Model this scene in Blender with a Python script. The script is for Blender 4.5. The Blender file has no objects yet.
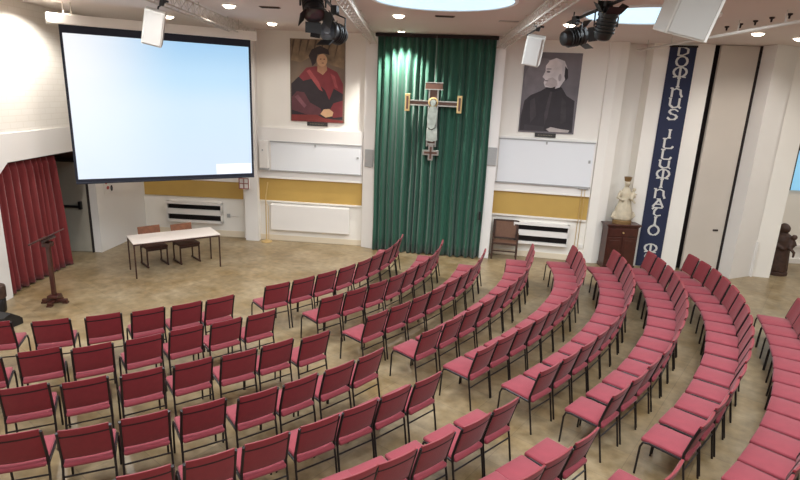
import bpy, bmesh, math, random
from mathutils import Vector, Matrix
random.seed(7)
scn = bpy.context.scene
COL = scn.collection
PI = math.pi

# ------------------------------------------------------------------ materials
def lin(c):
    return c / 12.92 if c <= 0.04045 else ((c + 0.055) / 1.055) ** 2.4
def rgb(r, g, b):
    return (lin(r / 255), lin(g / 255), lin(b / 255), 1)

def mat(name, col, rough=0.6, metal=0.0, var=0.0, scale=8.0, bump=0.0, bscale=None, sheen=0.0, spec=0.5, emit=None, estr=0.0, coat=0.0):
    m = bpy.data.materials.new(name); m.use_nodes = True
    nt = m.node_tree; b = nt.nodes['Principled BSDF']
    b.inputs['Base Color'].default_value = col
    b.inputs['Roughness'].default_value = rough
    b.inputs['Metallic'].default_value = metal
    b.inputs['Specular IOR Level'].default_value = spec
    if sheen:
        b.inputs['Sheen Weight'].default_value = sheen
    if coat:
        b.inputs['Coat Weight'].default_value = coat
        b.inputs['Coat Roughness'].default_value = 0.15
    tc = nt.nodes.new('ShaderNodeTexCoord')
    if var:
        n = nt.nodes.new('ShaderNodeTexNoise'); n.inputs['Scale'].default_value = scale
        n.inputs['Detail'].default_value = 4
        nt.links.new(tc.outputs['Object'], n.inputs['Vector'])
        r = nt.nodes.new('ShaderNodeValToRGB')
        r.color_ramp.elements[0].position = 0.3; r.color_ramp.elements[1].position = 0.7
        r.color_ramp.elements[0].color = tuple(c * (1 - var) for c in col[:3]) + (1,)
        r.color_ramp.elements[1].color = tuple(min(1, c * (1 + var)) for c in col[:3]) + (1,)
        nt.links.new(n.outputs['Fac'], r.inputs['Fac'])
        nt.links.new(r.outputs['Color'], b.inputs['Base Color'])
    if bump:
        n2 = nt.nodes.new('ShaderNodeTexNoise'); n2.inputs['Scale'].default_value = bscale or scale * 6
        nt.links.new(tc.outputs['Object'], n2.inputs['Vector'])
        bp = nt.nodes.new('ShaderNodeBump'); bp.inputs['Strength'].default_value = bump
        bp.inputs['Distance'].default_value = 0.01
        nt.links.new(n2.outputs['Fac'], bp.inputs['Height'])
        nt.links.new(bp.outputs['Normal'], b.inputs['Normal'])
    if emit:
        b.inputs['Emission Color'].default_value = emit
        b.inputs['Emission Strength'].default_value = estr
    return m

# ------------------------------------------------------------------ mesh helpers
def obj(name, bm, mats, parent=None):
    bmesh.ops.recalc_face_normals(bm, faces=bm.faces[:])
    me = bpy.data.meshes.new(name); bm.to_mesh(me); bm.free()
    for m in (mats if isinstance(mats, (list, tuple)) else [mats]):
        me.materials.append(m)
    o = bpy.data.objects.new(name, me); COL.objects.link(o)
    if parent: o.parent = parent
    return o
def smooth(o, ang=40):
    for p in o.data.polygons: p.use_smooth = True
    try: o.data.set_sharp_from_angle(angle=math.radians(ang))
    except Exception: pass
    return o
def tag(o, label, cat, group=None, kind=None):
    o['label'] = label; o['category'] = cat
    if group: o['group'] = group
    if kind: o['kind'] = kind
    return o
def thing(name, label, cat, loc=(0, 0, 0), rz=0, group=None):
    o = bpy.data.objects.new(name, None); o.empty_display_size = 0.1; COL.objects.link(o)
    o.location = loc; o.rotation_euler = (0, 0, rz)
    return tag(o, label, cat, group)
def struct(name, bm, m, parent=None, label=None):
    o = obj(name, bm, m, parent)
    if not parent: o['kind'] = 'structure'
    if label: o['label'] = label
    return o
def B(): return bmesh.new()
def bx(bm, x0, x1, y0, y1, z0, z1, M=None, mi=0, bev=0, seg=2):
    g = bmesh.ops.create_cube(bm, size=1)
    vs = g['verts']
    for v in vs:
        v.co = Vector(((x0 + x1) / 2 + v.co.x * (x1 - x0), (y0 + y1) / 2 + v.co.y * (y1 - y0), (z0 + z1) / 2 + v.co.z * (z1 - z0)))
    fs = list({f for v in vs for f in v.link_faces})
    for f in fs: f.material_index = mi
    if bev:
        es = list({e for v in vs for e in v.link_edges})
        r = bmesh.ops.bevel(bm, geom=es, offset=bev, segments=seg, affect='EDGES', profile=0.5)
        for f in r['faces']: f.material_index = mi
        vs = list({v for f in r['faces'] for v in f.verts} | {v for v in vs if v.is_valid})
    if M:
        bmesh.ops.transform(bm, matrix=M, verts=vs)
    return vs
def tube(bm, pts, r, n=8, M=None, mi=0, cap=True):
    pts = [Vector(p) for p in pts]
    if not isinstance(r, (list, tuple)): r = [r] * len(pts)
    rings = []
    up = None
    for i, p in enumerate(pts):
        a = pts[max(0, i - 1)]; c = pts[min(len(pts) - 1, i + 1)]
        d = (c - a).normalized()
        if up is None:
            up = Vector((0, 0, 1)) if abs(d.z) < 0.9 else Vector((0, 1, 0))
        s = d.cross(up).normalized(); up = s.cross(d).normalized()
        rings.append([bm.verts.new(p + (s * math.cos(2 * PI * k / n) + up * math.sin(2 * PI * k / n)) * r[i]) for k in range(n)])
    fs = []
    for i in range(len(rings) - 1):
        for k in range(n):
            fs.append(bm.faces.new((rings[i][k], rings[i][(k + 1) % n], rings[i + 1][(k + 1) % n], rings[i + 1][k])))
    if cap:
        fs.append(bm.faces.new(rings[0])); fs.append(bm.faces.new(rings[-1][::-1]))
    for f in fs: f.material_index = mi
    vs = [v for q in rings for v in q]
    if M: bmesh.ops.transform(bm, matrix=M, verts=vs)
    return vs
def lathe(bm, prof, n=24, M=None, mi=0, sx=1, sy=1, ring=False):
    rings = []
    for (r, z) in prof:
        rings.append([bm.verts.new((r * sx * math.cos(2 * PI * k / n), r * sy * math.sin(2 * PI * k / n), z)) for k in range(n)])
    fs = []
    for i in range(len(rings) - 1):
        for k in range(n):
            fs.append(bm.faces.new((rings[i][k], rings[i][(k + 1) % n], rings[i + 1][(k + 1) % n], rings[i + 1][k])))
    if ring:
        for k in range(n): fs.append(bm.faces.new((rings[-1][k], rings[-1][(k + 1) % n], rings[0][(k + 1) % n], rings[0][k])))
    else:
        fs.append(bm.faces.new(rings[0][::-1])); fs.append(bm.faces.new(rings[-1]))
    for f in fs: f.material_index = mi
    vs = [v for q in rings for v in q]
    if M: bmesh.ops.transform(bm, matrix=M, verts=vs)
    return vs
def poly(bm, pts, thick, M=None, mi=0):
    """flat polygon in (s,z) given thickness towards -y (local)"""
    a = [bm.verts.new((p[0], 0, p[1])) for p in pts]
    b = [bm.verts.new((p[0], -thick, p[1])) for p in pts]
    n = len(pts); fs = [bm.faces.new(a), bm.faces.new(b[::-1])]
    for k in range(n):
        fs.append(bm.faces.new((a[k], a[(k + 1) % n], b[(k + 1) % n], b[k])))
    for f in fs: f.material_index = mi
    if M: bmesh.ops.transform(bm, matrix=M, verts=a + b)
    return a + b
def footprint(bm, pts, z0, z1, mi=0):
    a = [bm.verts.new((p[0], p[1], z0)) for p in pts]; b = [bm.verts.new((p[0], p[1], z1)) for p in pts]
    n = len(pts); fs = [bm.faces.new(a[::-1]), bm.faces.new(b)]
    for k in range(n):
        fs.append(bm.faces.new((a[k], a[(k + 1) % n], b[(k + 1) % n], b[k])))
    for f in fs: f.material_index = mi
def ell(cx, cz, rx, rz, n=20, a0=0, a1=2 * PI):
    return [(cx + rx * math.cos(a0 + (a1 - a0) * k / n), cz + rz * math.sin(a0 + (a1 - a0) * k / n)) for k in range(n)]
class Wall:
    """frame along a wall: s along, y towards the room is negative local y"""
    def __init__(self, a, b):
        self.a = Vector((a[0], a[1], 0)); d = Vector((b[0] - a[0], b[1] - a[1], 0)); self.L = d.length
        self.rz = math.atan2(d.y, d.x)
        self.M = Matrix.Translation(self.a) @ Matrix.Rotation(self.rz, 4, 'Z')
    def p(self, s, off=0, z=0):
        return self.M @ Vector((s, -off, z))

# ------------------------------------------------------------------ palette
M_wall = mat('cream_painted_plaster', rgb(232, 227, 218), 0.75, var=0.02, scale=1.2, bump=0.05, bscale=40)
M_white = mat('white_paint', rgb(228, 224, 219), 0.55, var=0.015, scale=1.5)
M_low = mat('low_wall_paint', rgb(222, 208, 184), 0.7, var=0.03, scale=1.5)
M_yellow = mat('ochre_paint', rgb(186, 152, 80), 0.65, var=0.05, scale=2.0)
M_board = mat('glossy_white_board', rgb(226, 228, 230), 0.18)
M_ceil = mat('ceiling_paint', rgb(212, 202, 196), 0.85, var=0.02, scale=0.8)
M_grey = mat('grey_plastic', rgb(160, 160, 158), 0.5)
M_panel = mat('grey_sliding_panel', rgb(196, 186, 174), 0.6, var=0.03, scale=1.0)
M_dark = mat('dark_gap', rgb(34, 24, 22), 0.8)
M_black = mat('black_metal', rgb(22, 20, 21), 0.45)
M_frame = mat('chair_frame_black', rgb(30, 24, 26), 0.38, metal=0.3)
M_red = mat('red_chair_fabric', rgb(120, 22, 33), 0.85, var=0.06, scale=14, bump=0.12, bscale=220, sheen=0.12)
M_redseat = mat('red_seat_fabric', rgb(132, 47, 58), 0.8, var=0.07, scale=9, bump=0.12, bscale=220, sheen=0.12)
M_seam = mat('dark_seam', rgb(48, 12, 20), 0.8)
M_redcur = mat('red_curtain_cloth', rgb(116, 32, 33), 0.85, var=0.08, scale=6, sheen=0.3)
M_green = mat('green_curtain_cloth', rgb(24, 80, 61), 0.7, var=0.05, scale=5, sheen=0.25)
M_wood = mat('dark_wood', rgb(66, 30, 22), 0.4, var=0.25, scale=9, coat=0.3)
M_wood2 = mat('brown_chair_wood', rgb(132, 82, 56), 0.5, var=0.2, scale=12)
M_wood3 = mat('dark_carved_wood', rgb(62, 40, 30), 0.6, var=0.3, scale=14, bump=0.4, bscale=50)
M_cane = mat('woven_cane', rgb(112, 80, 62), 0.7, var=0.2, scale=60)
M_brown = mat('brown_leg_metal', rgb(60, 34, 26), 0.45)
M_top = mat('white_laminate', rgb(236, 226, 218), 0.35)
M_silver = mat('silver_metal', rgb(168, 166, 158), 0.35, metal=0.8)
M_brass = mat('brass', rgb(206, 178, 124), 0.4, metal=0.5)
M_rust = mat('enamel_rust', rgb(92, 62, 48), 0.5)
M_ivory = mat('ivory_plaster', rgb(190, 178, 154), 0.6, var=0.15, scale=10)
M_gold = mat('faded_gilding', rgb(128, 100, 62), 0.5, metal=0.3)
M_navy = mat('navy_banner_cloth', rgb(34, 40, 66), 0.85, var=0.06, scale=6)
M_letter = mat('silver_grey_lettering', rgb(206, 204, 198), 0.7)
M_alum = mat('painted_truss', rgb(196, 188, 178), 0.45, metal=0.1)
M_spk = mat('white_speaker_shell', rgb(184, 179, 171), 0.55)
M_case = mat('white_screen_case', rgb(232, 226, 216), 0.4)
M_greydoor = mat('grey_green_door', rgb(170, 164, 150), 0.6, var=0.05, scale=3)
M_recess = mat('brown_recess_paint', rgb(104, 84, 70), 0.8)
M_lamp = mat('lamp_glow', rgb(255, 244, 225), 0.5, emit=rgb(255, 240, 218), estr=9)
M_sky = mat('skylight_diffuser', rgb(220, 240, 250), 0.4, emit=rgb(186, 226, 250), estr=0.92)
M_skyrim = mat('skylight_rim', rgb(240, 244, 246), 0.5)
M_bluewin = mat('blue_tinted_pane', rgb(130, 185, 215), 0.25, emit=rgb(130, 190, 225), estr=0.5)

# floor: worn cork-coloured square tiles, waxed
def floor_mat():
    m = bpy.data.materials.new('worn_tan_floor_tiles'); m.use_nodes = True
    nt = m.node_tree; b = nt.nodes['Principled BSDF']; L = nt.links.new
    tc = nt.nodes.new('ShaderNodeTexCoord')
    mp = nt.nodes.new('ShaderNodeMapping'); mp.inputs['Rotation'].default_value = (0, 0, math.radians(38))
    L(tc.outputs['Object'], mp.inputs['Vector'])
    br = nt.nodes.new('ShaderNodeTexBrick'); br.offset = 0.0
    br.inputs['Scale'].default_value = 1.0
    br.inputs['Brick Width'].default_value = 0.6; br.inputs['Row Height'].default_value = 0.6
    br.inputs['Mortar Size'].default_value = 0.005; br.inputs['Mortar Smooth'].default_value = 0.5
    br.inputs['Color1'].default_value = rgb(166, 142, 104); br.inputs['Color2'].default_value = rgb(134, 116, 86)
    br.inputs['Mortar'].default_value = rgb(84, 70, 54)
    L(mp.outputs['Vector'], br.inputs['Vector'])
    n1 = nt.nodes.new('ShaderNodeTexNoise'); n1.inputs['Scale'].default_value = 1.3; n1.inputs['Detail'].default_value = 6
    n1.inputs['Roughness'].default_value = 0.65
    L(tc.outputs['Object'], n1.inputs['Vector'])
    r1 = nt.nodes.new('ShaderNodeValToRGB')
    r1.color_ramp.elements[0].position = 0.34; r1.color_ramp.elements[0].color = rgb(116, 92, 52)
    r1.color_ramp.elements[1].position = 0.66; r1.color_ramp.elements[1].color = rgb(176, 160, 132)
    L(n1.outputs['Fac'], r1.inputs['Fac'])
    mx = nt.nodes.new('ShaderNodeMix'); mx.data_type = 'RGBA'; mx.inputs['Factor'].default_value = 0.6
    L(br.outputs['Color'], mx.inputs[6]); L(r1.outputs['Color'], mx.inputs[7])
    n2 = nt.nodes.new('ShaderNodeTexNoise'); n2.inputs['Scale'].default_value = 7; n2.inputs['Detail'].default_value = 5
    L(mp.outputs['Vector'], n2.inputs['Vector'])
    r2 = nt.nodes.new('ShaderNodeValToRGB')
    r2.color_ramp.elements[0].position = 0.3; r2.color_ramp.elements[0].color = (0.64, 0.64, 0.62, 1)
    r2.color_ramp.elements[1].position = 0.7; r2.color_ramp.elements[1].color = (1, 1, 1, 1)
    L(n2.outputs['Fac'], r2.inputs['Fac'])
    m2 = nt.nodes.new('ShaderNodeMix'); m2.data_type = 'RGBA'; m2.blend_type = 'MULTIPLY'; m2.inputs['Factor'].default_value = 1
    L(mx.outputs[2], m2.inputs[6]); L(r2.outputs['Color'], m2.inputs[7])
    L(m2.outputs[2], b.inputs['Base Color'])
    rr = nt.nodes.new('ShaderNodeMapRange'); rr.inputs[3].default_value = 0.26; rr.inputs[4].default_value = 0.46
    L(n1.outputs['Fac'], rr.inputs[0]); L(rr.outputs[0], b.inputs['Roughness'])
    b.inputs['Specular IOR Level'].default_value = 0.55
    bp = nt.nodes.new('ShaderNodeBump'); bp.inputs['Strength'].default_value = 0.06; bp.inputs['Distance'].default_value = 0.01
    L(n2.outputs['Fac'], bp.inputs['Height']); L(bp.outputs['Normal'], b.inputs['Normal'])
    return m
def brick_mat():
    m = bpy.data.materials.new('white_painted_brick'); m.use_nodes = True
    nt = m.node_tree; b = nt.nodes['Principled BSDF']; L = nt.links.new
    tc = nt.nodes.new('ShaderNodeTexCoord'); sx = nt.nodes.new('ShaderNodeSeparateXYZ'); cx = nt.nodes.new('ShaderNodeCombineXYZ')
    L(tc.outputs['Object'], sx.inputs[0]); L(sx.outputs['Y'], cx.inputs['X']); L(sx.outputs['Z'], cx.inputs['Y'])
    br = nt.nodes.new('ShaderNodeTexBrick'); br.inputs['Scale'].default_value = 1
    br.inputs['Brick Width'].default_value = 0.34; br.inputs['Row Height'].default_value = 0.11; br.inputs['Mortar Size'].default_value = 0.008
    br.inputs['Color1'].default_value = rgb(232, 227, 218); br.inputs['Color2'].default_value = rgb(230, 224, 214); br.inputs['Mortar'].default_value = rgb(224, 218, 207)
    L(cx.outputs[0], br.inputs['Vector']); L(br.outputs['Color'], b.inputs['Base Color'])
    bp = nt.nodes.new('ShaderNodeBump'); bp.inputs['Strength'].default_value = 0.12; bp.inputs['Distance'].default_value = 0.01; bp.invert = True
    L(br.outputs['Fac'], bp.inputs['Height']); L(bp.outputs['Normal'], b.inputs['Normal'])
    b.inputs['Roughness'].default_value = 0.7
    return m
M_floor = floor_mat(); M_brick = brick_mat()
CEIL = 5.18
# light levels
SPOT_E = 155; SKY_E = 92; WORLD = 0.34; EXPO = 0.42
# ================================================================== SETTING
bm = B(); bx(bm, -9.2, 12.6, -3.5, 14.8, -0.12, 0); struct('floor', bm, M_floor)
bm = B(); bx(bm, -9.2, 12.6, -3.5, 14.8, CEIL, CEIL + 0.15); struct('ceiling', bm, M_ceil)

# left wall: painted brick above a plain beam, opening to a curtained recess
bm = B(); bx(bm, -7.3, -7.0, -3.5, 14.5, 2.9, CEIL); struct('wall_left', bm, M_brick)
bm = B(); bx(bm, -7.3, -6.97, -3.5, 14.12, 2.4, 2.9); struct('trim_1', bm, M_white)
bm = B(); bx(bm, -7.3, -6.97, -3.5, 9.28, 0, 2.4)
footprint_pts = [(9.28, 2.14), (9.28, 2.4), (9.62, 2.4)]
a = [bm.verts.new((-7.3, y, z)) for y, z in footprint_pts]; b2 = [bm.verts.new((-6.97, y, z)) for y, z in footprint_pts]
bm.faces.new(a); bm.faces.new(b2[::-1])
for k in range(3): bm.faces.new((a[k], a[(k + 1) % 3], b2[(k + 1) % 3], b2[k]))
struct('wall_left_near', bm, M_white)
bm = B(); footprint(bm, [(-7.07, 12.17), (-6.90, 12.17), (-6.74, 14.2), (-7.07, 14.2)], 0, 2.4); struct('wall_left_far', bm, M_white)
bm = B()
bx(bm, -9.0, -8.8, 9.0, 12.6, 0, 2.6); bx(bm, -9.0, -7.07, 12.22, 12.5, 0, 2.6); bx(bm, -9.0, -7.3, 8.9, 9.2, 0, 2.6)
bx(bm, -9.0, -7.3, 8.9, 12.5, 2.42, 2.6)
struct('wall_recess', bm, M_recess)
# door in the far side of the recess, with a push bar
bm = B(); bx(bm, -8.05, -7.10, 12.14, 12.2, 0.01, 2.08, bev=0.006); d1 = struct('door_1', bm, M_greydoor)
bm = B(); bx(bm, -7.83, -7.25, 12.07, 12.1, 1.05, 1.11, bev=0.008)
bx(bm, -7.85, -7.79, 12.07, 12.15, 1.02, 1.14); bx(bm, -7.29, -7.23, 12.07, 12.15, 1.02, 1.20)
obj('push_bar', bm, M_black, d1)
bm = B(); bx(bm, -8.13, -8.05, 12.12, 12.2, 0, 2.16); bx(bm, -7.10, -7.08, 12.12, 12.2, 0, 2.16); bx(bm, -8.13, -7.08, 12.12, 12.2, 2.08, 2.16); obj('door_frame', bm, M_dark, d1)

# back wall, segment by segment
WC = Wall((-6.93, 14.12), (-4.0, 14.0)); WA = Wall((-3.9, 13.95), (-1.0, 13.70))
WB = Wall((2.32, 13.53), (4.75, 13.11)); WK = Wall((-0.67, 13.36), (1.93, 13.00)); WN = Wall((5.86, 12.957), (6.39, 12.825))
bm = B()
footprint(bm, [(-7.2, 14.131), (-4.1, 14.004), (-4.1, 14.6), (-7.2, 14.6)], 0, CEIL)
footprint(bm, [(-4.1, 13.967), (-0.9, 13.691), (-0.9, 14.6), (-4.1, 14.6)], 0, CEIL)
footprint(bm, [(-0.9, 13.72), (2.05, 13.36), (2.05, 14.2), (-0.9, 14.6)], 0, CEIL)
footprint(bm, [(2.05, 13.577), (4.7, 13.119), (4.7, 14.0), (2.05, 14.2)], 0, CEIL)
footprint(bm, [(4.7, 13.44), (5.6, 13.44), (5.6, 13.9), (4.7, 13.9)], 0, CEIL)
struct('wall_back', bm, M_wall)
bm = B(); footprint(bm, [(5.5, 13.047), (6.70, 12.748), (6.72, 13.6), (5.5, 13.9)], 0, CEIL); struct('wall_right', bm, M_wall)
bm = B(); bx(bm, 6.70, 7.74, 12.95, 13.2, 0, CEIL); bx(bm, 7.675, 7.715, 12.70, 13.0, 0, CEIL); struct('wall_gap', bm, M_dark)
bm = B(); bx(bm, 6.82, 7.66, 12.72, 12.79, 0.01, CEIL - 0.01, bev=0.005); d2 = struct('door_2', bm, M_panel)
bm = B(); bx(bm, 7.40, 7.52, 12.695, 12.722, 1.02, 1.06, bev=0.006); obj('door_handle', bm, M_dark, d2)
bm = B(); bx(bm, 7.1, 7.45, 12.714, 12.722, 2.06, 2.075); obj('joint_strip', bm, M_panel, d2)
bm = B(); footprint(bm, [(7.71, 12.22), (8.38, 12.53), (8.38, 13.9), (7.71, 13.9)], 0, CEIL); struct('trim_2', bm, M_white)
bm = B(); footprint(bm, [(8.38, 12.53), (8.78, 12.43), (8.78, 13.9), (8.38, 13.9)], 0, CEIL); struct('trim_3', bm, M_wall)
bm = B(); bx(bm, 8.36, 8.40, 12.47, 12.53, 0, 0.85); struct('trim_4', bm, M_white)
bm = B(); bx(bm, 8.7, 12.6, 13.96, 14.5, 0, CEIL); struct('wall_alcove', bm, M_wall)
bm = B(); bx(bm, 12.3, 12.6, -3.5, 14.0, 0, CEIL); struct('wall_right_side', bm, M_wall)
# posts
bm = B(); footprint(bm, [(-4.0, 13.74), (-3.66, 13.71), (-3.66, 14.3), (-4.0, 14.3)], 0, CEIL); struct('trim_5', bm, M_white)
bm = B(); footprint(bm, [(-1.0, 13.60), (-0.68, 13.46), (-0.68, 14.2), (-1.0, 14.2)], 0, CEIL); struct('trim_6', bm, M_white)
bm = B(); footprint(bm, [(1.95, 13.08), (2.2, 13.06), (2.28, 13.6), (1.95, 13.8)], 0, CEIL); struct('trim_7', bm, M_white)
bm = B(); footprint(bm, [(4.54, 13.08), (4.74, 13.02), (4.96, 13.06), (4.96, 13.8), (4.54, 13.8)], 0, CEIL); struct('trim_8', bm, M_wall)
# lower cladding, yellow bands and sills on the two picture walls and behind the table
for W, s0, s1, up in ((WA, -0.06, 2.9, 2.9), (WB, -0.12, 2.24, 2.97)):
    bm = B(); bx(bm, s0, s1, -0.07, 0.05, 1.66, up, W.M); struct('trim_9', bm, M_white)
    bm = B(); bx(bm, s0 + 0.3 if W is WA else s0, s1, -0.03, 0.05, 1.06, 1.64, W.M); struct('trim_10', bm, M_yellow)
    bm = B(); bx(bm, s0, s1, -0.06, 0.05, 1.02, 1.06, W.M); bx(bm, s0, s1, -0.09, 0.05, 1.64, 1.68, W.M); struct('trim_11', bm, M_wall)
    bm = B(); bx(bm, s0 + 0.2, s1, -0.012, 0.05, 0, 0.14, W.M); struct('baseboard_back', bm, M_low)
bm = B(); bx(bm, 0.22, 2.95, -0.03, 0.05, 1.03, 1.47, WC.M); struct('trim_12', bm, M_yellow)
bm = B(); bx(bm, 0.2, 2.95, -0.012, 0.05, 0, 0.16, WC.M); struct('baseboard_left', bm, M_low)
bm = B(); bx(bm, 0.2, 2.95, -0.05, 0.05, 1.47, 2.9, WC.M); struct('trim_13', bm, M_white)
# alcove beyond the last pier: window and white sill
bm = B(); bx(bm, 9.82, 12.2, 13.90, 13.95, 1.9, 2.9); w1 = struct('window_1', bm, M_bluewin)
bm = B(); bx(bm, 9.62, 12.3, 13.86, 13.96, 2.9, 3.16); bx(bm, 9.62, 12.3, 13.86, 13.96, 3.2, 3.24); bx(bm, 9.75, 9.82, 13.86, 13.96, 1.9, 2.9); obj('window_frame', bm, M_black, w1)
bm = B(); bx(bm, 8.8, 12.3, 13.80, 13.96, 0, 0.12); bx(bm, 8.8, 12.3, 13.9, 13.96, 0.12, 0.42); bx(bm, 8.8, 12.3, 13.84, 13.96, 0.42, 0.48); struct('baseboard_alcove', bm, M_white)

# ------------------------------------------------------------------ wall fittings
def board(W, s0, s1, z0, z1, label):
    t = thing('whiteboard', label, 'whiteboard', W.p((s0 + s1) / 2, 0.075, z0), W.rz, 'white boards on the back wall')
    w = (s1 - s0) / 2; h = z1 - z0
    bm = B(); bx(bm, -w, w, -0.02, 0, 0.0, h, bev=0.004); obj('panel', bm, M_board, t)
    bm = B(); bx(bm, -w - .02, w + .02, -0.035, 0, h, h + 0.03); bx(bm, -w - .02, w + .02, -0.045, 0, -0.03, 0); obj('frame', bm, M_grey, t)
    bm = B(); bx(bm, -0.02, 0.02, -0.045, -0.02, h - 0.07, h - 0.01, bev=0.006); obj('catch', bm, M_grey, t)
    bm = B(); bx(bm, w - 0.1, w - 0.05, -0.03, -0.02, h * .55, h * .62); obj('catch', bm, M_grey, t)
board(WA, 0.58, 2.86, 1.86, 2.55, 'long glossy white board under the colour portrait')
board(WB, 0.0, 2.2, 1.88, 2.9, 'deep glossy white board under the black and white portrait')

def heater(W, s0, s1, z0, z1, label, slots):
    t = thing('radiator', label, 'radiator', W.p((s0 + s1) / 2, 0.0, z0), W.rz, 'radiators along the back wall')
    w = (s1 - s0) / 2; h = z1 - z0
    if slots:
        bm = B(); bx(bm, -w, w, -0.14, -0.002, 0, h * .13); bx(bm, -w, w, -0.14, -0.002, h * .40, h * .66); bx(bm, -w, w, -0.17, -0.002, h * .90, h)
        bx(bm, -w, -w + .03, -0.14, -0.002, 0, h); bx(bm, w - .03, w, -0.14, -0.002, 0, h); obj('casing', bm, M_white, t)
        for a, b_ in ((.13, .40), (.66, .90)):
            bm = B(); bx(bm, -w + .03, w - .03, -0.05, -0.01, h * a, h * b_)
            for k in range(5):
                z = h * (a + (b_ - a) * (k + .5) / 5); bx(bm, -w + .03, w - .03, -0.115, -0.06, z - .004, z + .004)
            obj('grille', bm, M_dark, t)
    else:
        bm = B(); bx(bm, -w, w, -0.12, -0.002, 0, h, bev=0.012); obj('casing', bm, M_white, t)
        bm = B(); bx(bm, -w + .02, w - .02, -0.1, -0.02, h, h + .02)
        for k in range(40): bx(bm, -w + .04 + k * (2 * w - .08) / 40, -w + .05 + k * (2 * w - .08) / 40, -0.105, -0.015, h + .02, h + .026)
        obj('top_grille', bm, M_white, t)
    return t
heater(WC, 0.82, 2.28, 0.36, 0.90, 'white convector with two dark slots behind the white table', True)
heater(WA, 0.55, 2.6, 0.30, 0.97, 'plain white radiator casing under the yellow band beside green curtain', False)
heater(WB, 0.52, 1.86, 0.36, 0.90, 'white convector with two dark slots beside the cane armchair', True)
# switch boxes and conduits
t = thing('junction_box', 'tall white electrical box on the wall post beside the screen', 'electrical box', WA.p(0.42, 0.07, 1.9), WA.rz)
bm = B(); bx(bm, -0.11, 0.11, -0.11, 0, 0, 0.68, bev=0.012); obj('casing', bm, M_white, t)
bm = B(); bx(bm, -0.11, 0.11, -0.115, 0.0, -0.05, 0.0); obj('base_plate', bm, M_grey, t)
bm = B(); tube(bm, [(-0.02, -0.112, 0.45), (-0.02, -0.125, 0.45)], 0.02); obj('knob', bm, M_grey, t)
t = thing('cable_conduit', 'pair of thin conduits dropping from the board by the dark cabinet', 'conduit', WB.p(2.0, 0.0, 0.3), WB.rz)
bm = B(); tube(bm, [(0.04, -0.1, 1.56), (0.04, -0.1, 0.74), (0.04, -0.02, 0.7), (0.04, -0.02, 0.02)], 0.008)
tube(bm, [(0.11, -0.1, 1.56), (0.11, -0.1, 0.74), (0.11, -0.02, 0.7), (0.11, -0.02, 0.02)], 0.008); obj('pipe', bm, M_brass, t)
bm = B(); bx(bm, -0.06, 0.17, -0.13, -0.075, 1.52, 1.58, bev=.006); obj('bracket', bm, M_grey, t)
t = thing('wall_socket', 'small white socket on the wall by the dark cabinet', 'socket', WB.p(2.19, 0.002, 0.34), WB.rz)
bm = B(); bx(bm, -0.05, 0.05, -0.03, 0, 0, 0.09, bev=.006); obj('box', bm, M_white, t)
t = thing('wall_socket', 'small socket with pipe by the convector behind the table', 'socket', WC.p(2.42, 0.002, 0.52), WC.rz)
bm = B(); bx(bm, -0.04, 0.04, -0.03, 0, 0, 0.1, bev=.006); obj('box', bm, M_grey, t)
bm = B(); tube(bm, [(0.04, -0.02, 0.05), (0.28, -0.02, 0.05)], 0.01); obj('pipe', bm, M_white, t)
for lab, loc, rz in (('grey vent plate on the post by the curtain edge nearer the screen', (-0.84, 13.515, 2.08), math.atan2(-0.14, .32)),
                     ('grey vent plate on the post between curtain and black and white portrait', (2.08, 13.055, 2.3), math.atan2(-.02, .25))):
    t = thing('vent_plate', lab, 'vent', loc, rz, 'grey plates on the curtain posts')
    bm = B(); bx(bm, -0.11, 0.11, -0.03, -0.004, 0, 0.42, bev=.006); obj('plate', bm, M_grey, t)
    bm = B()
    for k in range(6): bx(bm, -0.08, 0.08, -0.034, -0.03, 0.05 + k * .06, 0.075 + k * .06)
    obj('slots', bm, M_grey, t)
t = thing('notice', 'small red and black notice on the white wall above the table', 'notice', (-6.86, 12.62, 1.32), PI / 2 - .08)
bm = B(); bx(bm, -0.17, 0.17, -0.008, 0, 0, 0.36); obj('card', bm, M_white, t)
bm = B(); poly(bm, ell(-0.08, 0.27, .05, .05), .004, Matrix.Translation((0, -.008, 0))); poly(bm, ell(0.05, 0.28, .04, .05), .004, Matrix.Translation((0, -.008, 0))); poly(bm, ell(-0.03, 0.13, .05, .04), .004, Matrix.Translation((0, -.008, 0))); obj('red_marks', bm, mat('notice_red', rgb(178, 60, 60)), t)
bm = B(); poly(bm, ell(0.11, 0.1, .045, .07), .004, Matrix.Translation((0, -.008, 0))); obj('black_mark', bm, M_black, t)
t = thing('fuse_cover', 'small red framed box on the post under the screen corner', 'electrical box', (-3.98, 13.73, 1.36), WA.rz)
bm = B(); bx(bm, -0.13, 0.13, -0.07, -0.0, 0, 0.28, bev=.008); obj('box', bm, M_white, t)
bm = B()
for x in (-.12, .0, .12): bx(bm, x - .01, x + .01, -0.085, -0.07, 0.0, 0.28)
for z in (0.01, .14, .27): bx(bm, -.13, .13, -0.085, -0.07, z - .01, z + .01)
obj('cage', bm, mat('dull_red_cage', rgb(150, 92, 84), .6), t)

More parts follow.
